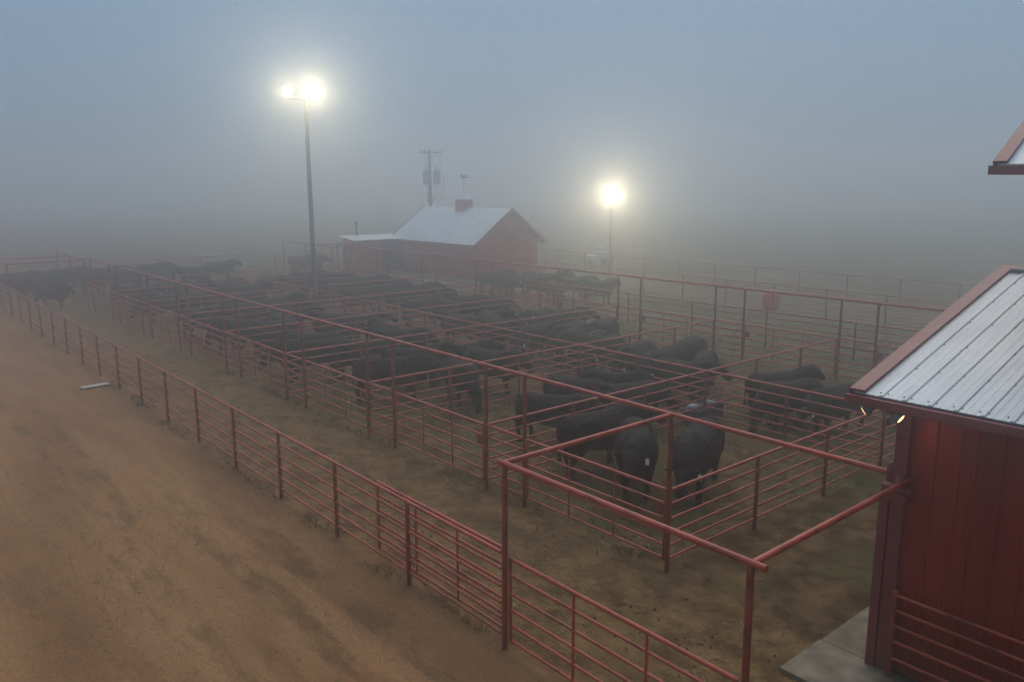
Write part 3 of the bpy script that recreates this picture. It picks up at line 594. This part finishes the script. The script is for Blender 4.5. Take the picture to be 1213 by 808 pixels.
# ------------------------------------------------------------------ cattle
def loft(b, path, n=14):
    """path: list of (point, half width, half height, side vector)"""
    base = len(b.v); pts = [Vector(p[0]) for p in path]
    for i, (p, hw, hh, side) in enumerate(path):
        t = (pts[min(i + 1, len(pts) - 1)] - pts[max(i - 1, 0)]).normalized(); sv = Vector(side); sv = (sv - t * sv.dot(t)).normalized(); u = t.cross(sv)
        for k in range(n):
            th = 2 * math.pi * k / n; b.v.append(tuple(pts[i] + sv * (hw * math.cos(th)) + u * (hh * math.sin(th))))
    for i in range(len(path) - 1):
        for k in range(n):
            a = base + i * n + k; c = base + i * n + (k + 1) % n; b.f.append((a, c, c + n, a + n)); b.smooth.append(True)
    b.f.append(tuple(base + k for k in range(n))[::-1]); e = base + (len(path) - 1) * n; b.f.append(tuple(e + k for k in range(n))); b.smooth += [True, True]
def cow_mesh(pose):
    b = MB(); Y = (0, 1, 0)
    tr = [(-1.06, 1.08, .13, .15), (-1.0, 1.05, .27, .28), (-.84, 1.00, .355, .365), (-.62, .965, .385, .395), (-.45, .94, .375, .40), (-.2, .90, .415, .43), (.1, .88, .42, .455), (.38, .895, .395, .465), (.56, .945, .37, .455), (.72, .965, .335, .41), (.86, .96, .28, .35), (.98, .94, .19, .25)]
    loft(b, [((x, 0, z), w, h, Y) for x, z, w, h in tr], 18)
    yaw = {'up': .2, 'graze': .15, 'level': -.25, 'turn': .9, 'low': .1}[pose]
    if pose == 'graze': N_ = [(.58, 1.02), (.90, .88), (1.14, .66), (1.26, .50)]; hd = (.38, -.92)
    elif pose == 'low': N_ = [(.58, 1.03), (.88, 1.0), (1.14, .92), (1.28, .87)]; hd = (.66, -.75)
    elif pose == 'level': N_ = [(.58, 1.05), (.88, 1.10), (1.14, 1.15), (1.28, 1.17)]; hd = (.82, -.57)
    else: N_ = [(.58, 1.05), (.86, 1.16), (1.08, 1.27), (1.20, 1.33)]; hd = (.80, -.60)
    rad = [(.32, .38), (.26, .34), (.205, .265), (.165, .19)]
    pts = []; 
    for i, (x, z) in enumerate(N_):
        f = i / 3; y = math.sin(yaw) * (x - .62) * .85 * f; xx = .62 + (x - .62) * (1 - (1 - math.cos(yaw)) * f); pts.append(Vector((xx, y, z)))
    sd_ = Vector((-math.sin(yaw), math.cos(yaw), 0)); loft(b, [(p, r[0], r[1], tuple(sd_ * (i / 3) + Vector((0, 1, 0)) * (1 - i / 3))) for i, (p, r) in enumerate(zip(pts, rad))], 14)
    d = Vector((math.cos(yaw) * hd[0], math.sin(yaw) * hd[0], hd[1])).normalized(); p0 = pts[-1] - d * .04
    poll = p0
    HD = [(-.06, .10, .08), (.02, .155, .12), (.13, .168, .15), (.24, .125, .152), (.36, .092, .12), (.47, .122, .108), (.56, .105, .085)]
    dn = d.cross(sd_); dn = -dn if dn.z > 0 else dn
    loft(b, [(p0 + d * a + dn * (.02 * (a > .1)), w, h, tuple(sd_)) for a, w, h in HD], 12)
    for s in (-1, 1):
        e0 = p0 + d * .03 + sd_ * s * .12; e1 = e0 + sd_ * s * .11 - d * .01 + Vector((0, 0, -.005)); e2 = e0 + sd_ * s * .23 + d * .02 + Vector((0, 0, -.05))
        loft(b, [(e0, .035, .03, tuple(d)), (e1, .075, .028, tuple(d)), (e2, .03, .02, tuple(d))], 8)
    st = {'up': (.04, -.05), 'graze': (-.10, .12), 'level': (.12, -.10), 'turn': (0, .06), 'low': (-.05, .05)}[pose]
    for s, o in ((-1, st[0]), (1, st[1])):
        loft(b, [((.50, s * .22, .95), .14, .24, Y), ((.51 + o * .3, s * .225, .64), .115, .165, Y), ((.53 + o * .6, s * .21, .42), .080, .092, Y), ((.53 + o, s * .205, .33), .072, .078, Y), ((.52 + o, s * .205, .17), .056, .062, Y), ((.53 + o, s * .205, .10), .066, .07, Y), ((.555 + o, s * .205, .05), .074, .088, Y), ((.56 + o, s * .205, 0.0), .078, .096, Y)], 10)
        o = -o
        loft(b, [((-.74, s * .22, 1.0), .16, .30, Y), ((-.70 + o * .2, s * .235, .72), .15, .25, Y), ((-.77 + o * .5, s * .22, .55), .10, .15, Y), ((-.87 + o * .8, s * .21, .42), .075, .095, Y), ((-.84 + o, s * .205, .28), .058, .068, Y), ((-.82 + o, s * .205, .11), .066, .07, Y), ((-.795 + o, s * .205, .05), .074, .088, Y), ((-.79 + o, s * .205, 0.0), .078, .096, Y)], 10)
    loft(b, [((-.99, 0, 1.28), .035, .035, Y), ((-1.09, 0, 1.16), .032, .034, Y), ((-1.12, .01, .85), .028, .028, Y), ((-1.12, .02, .6), .028, .030, Y), ((-1.12, .02, .48), .05, .05, Y), ((-1.10, .02, .36), .025, .025, Y)], 8)
    # dewlap / brisket
    loft(b, [((.50, 0, .56), .13, .10, Y), ((.80, 0, .60), .12, .12, Y), ((.98, 0, .76), .07, .11, Y)], 10)
    def blob(c, r):
        loft(b, [((c[0] + r[0] * math.sin(a), c[1], c[2]), r[1] * math.cos(a), r[2] * math.cos(a), Y) for a in (-1.45, -1.0, -.5, 0, .5, 1.0, 1.45)], 10)
    for s in (-1, 1):
        blob((.50, s * .27, .98), (.20, .13, .30)); blob((-.78, s * .25, .92), (.24, .15, .30)); blob((-.54, s * .25, 1.215), (.13, .09, .07)); blob((-1.0, s * .11, 1.13), (.09, .07, .07)); blob((.05, s * .2, .70), (.45, .2, .20))
    blob((.52, 0, 1.30), (.26, .10, .10)); blob((-.2, 0, 1.27), (.6, .09, .06))
    me = b.mesh('body', 'hide'); o = bpy.data.objects.new('tmp', me); C.objects.link(o)
    m = o.modifiers.new('r', 'REMESH'); m.mode = 'VOXEL'; m.voxel_size = .024; m.use_smooth_shade = True
    m = o.modifiers.new('s', 'SMOOTH'); m.factor = .5; m.iterations = 5
    dg = bpy.context.evaluated_depsgraph_get(); out = bpy.data.meshes.new_from_object(o.evaluated_get(dg)); out.name = 'body'
    bpy.data.objects.remove(o); out.materials.clear(); out.materials.append(M['hide'])
    out.polygons.foreach_set('use_smooth', [True] * len(out.polygons)); out.update()
    nr = [v.normal.copy() for v in out.vertices]
    for v, n_ in zip(out.vertices, nr):
        c_ = v.co; v.co = c_ + n_ * (.010 * noise.noise((c_.x * 7, c_.y * 7, c_.z * 9)) + .006 * noise.noise((c_.x * 19, c_.y * 19, c_.z * 24)))
    ear = p0 + d * .05 + sd_ * .29 + Vector((0, 0, -.04)); q = Matrix.Translation(ear + d * .03) @ Matrix.Rotation(yaw, 4, 'Z')
    tb = MB(); tb.box((.028, -.035, -.075), (.036, .035, .03), q); tb.box((.02, -.012, .03), (.036, .012, .05), q)
    eyes = []
    for s in (-1, 1):
        e = MB(); e.lathe([(.006, -.024), (.018, -.016), (.024, 0), (.018, .016), (.006, .024)], 10, tuple(p0 + d * .19 + sd_ * s * .124 - dn * .045)); eyes.append(e.mesh('eye', 'eye'))
    return out, tb.mesh('ear_tag', 'tag_white'), eyes
COWS = {p: cow_mesh(p) for p in ('up', 'graze', 'level', 'turn', 'low')}
def cow(x, y, hd, pose, label, group=None, tagged=True, sc=1.0):
    t = thing('cow', (x, y, 0), R(hd), label, 'cow', group); t.scale = (sc * random.uniform(.97, 1.05), sc * random.uniform(.95, 1.06), sc)
    link('body', COWS[pose][0], t)
    if tagged: link('ear_tag', COWS[pose][1], t)
    if not group:
        for em in COWS[pose][2]: link('eye', em, t)
# nearest pens: told apart one by one
cow(-12.85, 13.75, 84, 'level', 'black cow standing rump to the alley gate, head away, in the corner pen', sc=1.12)
cow(-11.35, 13.30, -46, 'level', 'black cow facing the tall corner post with a white ear tag, corner pen', sc=1.12)
cow(-10.45, 14.35, -66, 'low', 'black cow with lowered head and ear tag beside the tall corner post', sc=1.12)
cow(-15.1, 14.3, 29, 'level', 'black cow nearest the alley in the second alley-side pen, seen from its flank')
cow(-16.1, 16.1, 4, 'level', 'black cow in the middle of the second alley-side pen, facing the corner pen')
cow(-16.0, 17.5, 9, 'up', 'black cow alongside the middle fence in the second alley-side pen')
cow(-14.7, 16.75, 62, 'low', 'black cow with its head at the grey waterer lids, second alley-side pen')
cow(-12.6, 21.3, 62, 'up', 'black cow turned toward the back fence, behind another cow, in the back corner pen')
cow(-11.8, 20.5, -105, 'graze', 'black cow with head down at the middle fence, rump up, in the back corner pen')
cow(-10.6, 20.9, -100, 'low', 'black cow standing alone between two pairs in the back corner pen, head low')
cow(-10.05, 23.4, -60, 'up', 'black cow facing the barn eave with yellow and white ear tag, head up')
cow(-9.9, 24.6, -130, 'level', 'black cow half hidden behind the head-up cow in the back corner pen')
HERD = {
 'second back pen from the barn': [(-18.0, 20.9, -76, 'low'), (-16.8, 21.0, -80, 'low'), (-15.3, 20.1, 0, 'up'), (-17.3, 23.0, -70, 'low'), (-15.6, 21.6, -60, 'graze')],
 'third back pen from the barn': [(-23.3, 21.0, -75, 'low'), (-22.6, 22.2, -77, 'low'), (-21.7, 21.4, -65, 'low'), (-20.8, 21.6, -72, 'low'), (-19.75, 21.3, -76, 'low'), (-22.4, 23.9, -70, 'graze')],
 'third alley-side pen from the barn': [(-21.7, 13.3, 50, 'level'), (-22.7, 14.9, 58, 'up'), (-22.3, 16.6, 46, 'up'), (-20.1, 14.9, -20, 'graze'), (-20.6, 16.6, 20, 'level')],
 'fourth alley-side pen from the barn': [(-26.1, 12.6, -120, 'low'), (-27.6, 13.4, -112, 'low'), (-25.3, 14.0, -125, 'level'), (-27.9, 16.9, 170, 'up'), (-26.0, 16.3, 35, 'level')],
 'fifth alley-side pen from the barn': [(-31.4, 16.4, -147, 'up'), (-32.5, 12.5, -150, 'graze'), (-31.0, 13.4, -80, 'low'), (-33.0, 14.6, 170, 'level'), (-30.8, 17.4, 40, 'up')],
 'sixth alley-side pen from the barn': [(-35.9, 13.8, 79, 'level'), (-36.5, 12.5, 35, 'up'), (-37.6, 14.8, 70, 'level'), (-38.1, 16.9, 95, 'up'), (-36.3, 16.5, 60, 'level')],
 'fourth back pen from the barn': [(-27.7, 20.5, -170, 'up'), (-27.2, 21.7, 150, 'low'), (-25.6, 21.0, 0, 'up'), (-27.4, 23.2, -50, 'up'), (-26.0, 23.6, -70, 'up'), (-25.8, 25.1, 70, 'level')],
 'fifth back pen from the barn': [(-31.0, 22.6, 20, 'up'), (-33.0, 22.0, 100, 'level'), (-32.4, 24.4, 30, 'level'), (-31.0, 25.0, 40, 'graze')],
 'sixth back pen from the barn': [(-36.0, 25.0, 23, 'level'), (-36.3, 23.3, 36, 'up'), (-38.5, 23.6, 80, 'level'), (-38.2, 21.5, 98, 'level'), (-37.9, 25.3, 85, 'level')],
 'back pen past the tall pole': [(-42.3, 24.3, 86, 'level'), (-41.6, 21.5, -53, 'low'), (-43.5, 23.0, 60, 'up'), (-41.4, 25.3, 40, 'level'), (-43.6, 25.2, 48, 'up')],
 'alley-side pen past the tall pole': [(-41.2, 15.9, 72, 'level'), (-43.6, 17.3, 75, 'up'), (-41.8, 14.1, 23, 'level'), (-43.6, 14.5, 100, 'level'), (-42.6, 12.5, -71, 'low')],
 'last alley-side pen in the fog': [(-46.8, 12.6, 27, 'level'), (-48.6, 14.9, 64, 'level'), (-46.9, 15.3, 100, 'up'), (-48.6, 12.4, 14, 'level'), (-47.4, 17.4, 70, 'level')],
 'last back pen in the fog': [(-46.5, 21.8, 67, 'level'), (-47.6, 20.6, 22, 'up'), (-48.4, 23.4, 60, 'level'), (-46.6, 24.5, 40, 'level')],
 'lane before the close-railed fence': [(-38.8, 33.4, 75, 'level'), (-37.0, 34.7, 65, 'up'), (-35.0, 34.9, 71, 'level'), (-32.4, 34.2, 72, 'up'), (-38.0, 31.6, -4, 'level'), (-34.0, 32.2, -29, 'low'), (-40.6, 33.0, 60, 'level'), (-36.2, 33.1, 50, 'level')],
 'yard beyond the pens': [(-61.2, 12.0, 95, 'level'), (-59.9, 14.4, 97, 'level'), (-57.2, 16.8, 70, 'up'), (-57.0, 19.2, 80, 'level'), (-59.4, 21.8, 70, 'up'), (-60.4, 28.9, 84, 'level'), (-58.3, 28.4, 48, 'up'), (-61.0, 9.2, 95, 'level'), (-56.4, 12.6, 17, 'level'), (-59.0, 10.4, 60, 'up'), (-57.5, 14.9, 40, 'level'), (-60.6, 17.4, 90, 'level')],
 'foggy far end of the alley': [(-58.2, 8.3, 28, 'level'), (-57.2, 9.6, 80, 'up'), (-52.4, 9.4, 40, 'level')],
}
POSE = {'up': 'head raised', 'level': 'head level', 'low': 'head low', 'graze': 'muzzle down'}
def facing(h):
    h = (h + 180) % 360 - 180
    for lim, t_ in ((-157, 'the far end'), (-112, 'the far-alley corner'), (-67, 'the alley'), (-22, 'the barn-alley corner'), (23, 'the barn end'), (68, 'the barn-back corner'), (113, 'the back'), (158, 'the far-back corner'), (181, 'the far end')):
        if h < lim: return t_
for pen, lst in HERD.items():
    for (x, y, h, p) in lst: cow(x, y, h, p, f'black cow, {POSE[p]}, facing {facing(h)}, in the {pen}', f'cattle in the {pen}', tagged=True, sc=random.uniform(1.0, 1.1))

# ------------------------------------------------------------------ ground cover: clods and grass tufts
def clods():
    b = MB(); rnd = random.Random(3)
    for i in range(2100):
        if i < 600: x, y = rnd.uniform(-30, -2), rnd.uniform(7.1, 10.6)
        elif i < 2100: x, y = rnd.uniform(-30, -8.6), rnd.uniform(10.9, 26)
        else: x, y = rnd.uniform(-28, 0), rnd.uniform(-2, 6.8)
        if x > -5.45 and y > 9.5: continue
        s = rnd.uniform(.008, .024)
        if noise.noise((x * .6, y * .6, 9)) < .05: continue
        n = len(b.v); a0 = rnd.random() * 6
        h = s * rnd.uniform(.4, .9)
        for k in range(5):
            a = a0 + k * 1.2566; r = s * rnd.uniform(.7, 1.2); b.v.append((x + r * math.cos(a), y + r * math.sin(a), -.03))
        for k in range(5):
            a = a0 + .3 + k * 1.2566; r = s * rnd.uniform(.45, .8); b.v.append((x + r * math.cos(a), y + r * math.sin(a), h + .01))
        for k in range(5): b.f.append((n + k, n + (k + 1) % 5, n + 5 + (k + 1) % 5, n + 5 + k)); b.smooth.append(False)
        b.f.append(tuple(n + 5 + k for k in range(5))); b.smooth.append(False)
    tag(b.build('dirt_clods', 'clod'), 'scattered clods of trampled earth and manure', None, None, 'stuff')
def tufts():
    b = MB(); rnd = random.Random(5)
    def tuft(x, y, h, n=5):
        for k in range(n):
            a = rnd.random() * 6.28; r = rnd.uniform(.0, .07); px, py = x + r * math.cos(a), y + r * math.sin(a); l = h * rnd.uniform(.6, 1.2); w = .008; c, s = math.cos(a + 1.57) * w, math.sin(a + 1.57) * w
            q = len(b.v); b.v += [(px - c, py - s, -.03), (px + c, py + s, -.03), (px + .5 * l * math.cos(a), py + .5 * l * math.sin(a), l)]; b.f.append((q, q + 1, q + 2)); b.smooth.append(False)
    for i in range(9000):
        x, y = rnd.uniform(-34, -8.5), rnd.uniform(10.9, 26.6)
        g = noise.noise((x * .33, y * .33, 5.0)) + .5 * noise.noise((x * 1.1, y * 1.1, 2.0))
        edge = min(abs(y - Y1), abs(y - Y2), abs(y - Y3), min(abs(x - k) for k in XK))
        if g > .22 or (edge < .35 and g > -.1): tuft(x, y, rnd.uniform(.03, .09))
    for i in range(5000):
        x, y = rnd.uniform(-32, -8), rnd.uniform(27, 38); tuft(x, y, rnd.uniform(.05, .12))
    for i in range(1500):
        x, y = rnd.uniform(-30, -9), rnd.choice((Y0, Y1)) + rnd.gauss(0, .12); 
        if noise.noise((x * .5, y, 1)) > 0: tuft(x, y, rnd.uniform(.03, .08), 4)
    tag(b.build('grass_tufts', 'grass'), 'sparse short grass in the pens and beyond', None, None, 'stuff')
def stones():
    rnd = random.Random(11)
    for nm, mat, cnt, lab in (('gravel_stones', 'stone', 5200, 'loose pale and rusty gravel on the road'), ('straw_bits', 'straw', 5200, 'bits of trampled straw in the alley and pens')):
        b = MB(); i = 0
        while i < cnt:
            if nm == 'gravel_stones':
                x, y = rnd.uniform(-26, 1), rnd.uniform(-1, 7.2)
                if noise.noise((x * .35, y * .8, 4)) < -.12: continue
                s = rnd.uniform(.006, .017) * (1.6 if rnd.random() < .05 else 1)
            else:
                x, y = rnd.uniform(-28, -4.6), rnd.uniform(7.2, 22)
                if (x > -8.5 and y > 10.7) or (x > -5.5 and y > 9.5) or noise.noise((x * .5, y * .5, 14)) < -.05: continue
                s = 0
            i += 1; n = len(b.v); a = rnd.random() * 6.28; z0 = -.02
            if s:
                for k in range(4):
                    t_ = a + k * 1.571; r = s * rnd.uniform(.7, 1.3); b.v.append((x + r * math.cos(t_), y + r * math.sin(t_), -.012))
                b.v.append((x + s * rnd.uniform(-.3, .3), y, s * .45 + .012))
                for k in range(4): b.f.append((n + k, n + (k + 1) % 4, n + 4)); b.smooth.append(False)
            else:
                l = rnd.uniform(.03, .10); w = .005; c_, s_ = math.cos(a), math.sin(a)
                b.v += [(x - s_ * w, y + c_ * w, .026), (x + s_ * w, y - c_ * w, .026), (x + c_ * l + s_ * w, y + s_ * l - c_ * w, .032), (x + c_ * l - s_ * w, y + s_ * l + c_ * w, .032)]
                b.f.append((n, n + 1, n + 2, n + 3)); b.smooth.append(False)
        tag(b.build(nm, mat), lab, None, None, 'stuff')
clods(); tufts(); stones()

# ------------------------------------------------------------------ fog
hz = MB().box((-430, -430, -1.2), (430, 430, 14.2))
me = bpy.data.meshes.new('haze'); me.from_pydata(hz.v, [], hz.f); me.update()
m = bpy.data.materials.new('haze'); m.use_nodes = True; nt = m.node_tree; nt.nodes.clear()
pv = nt.nodes.new('ShaderNodeVolumePrincipled'); pv.inputs['Color'].default_value = (.99, .992, .995, 1)
pv.inputs['Density'].default_value = .0162; pv.inputs['Anisotropy'].default_value = .885
mo = nt.nodes.new('ShaderNodeOutputMaterial'); nt.links.new(pv.outputs[0], mo.inputs['Volume']); me.materials.append(m)
tag(link('haze', me), 'pale ground fog filling the yard', None, None, 'stuff')
bpy.context.view_layer.update()
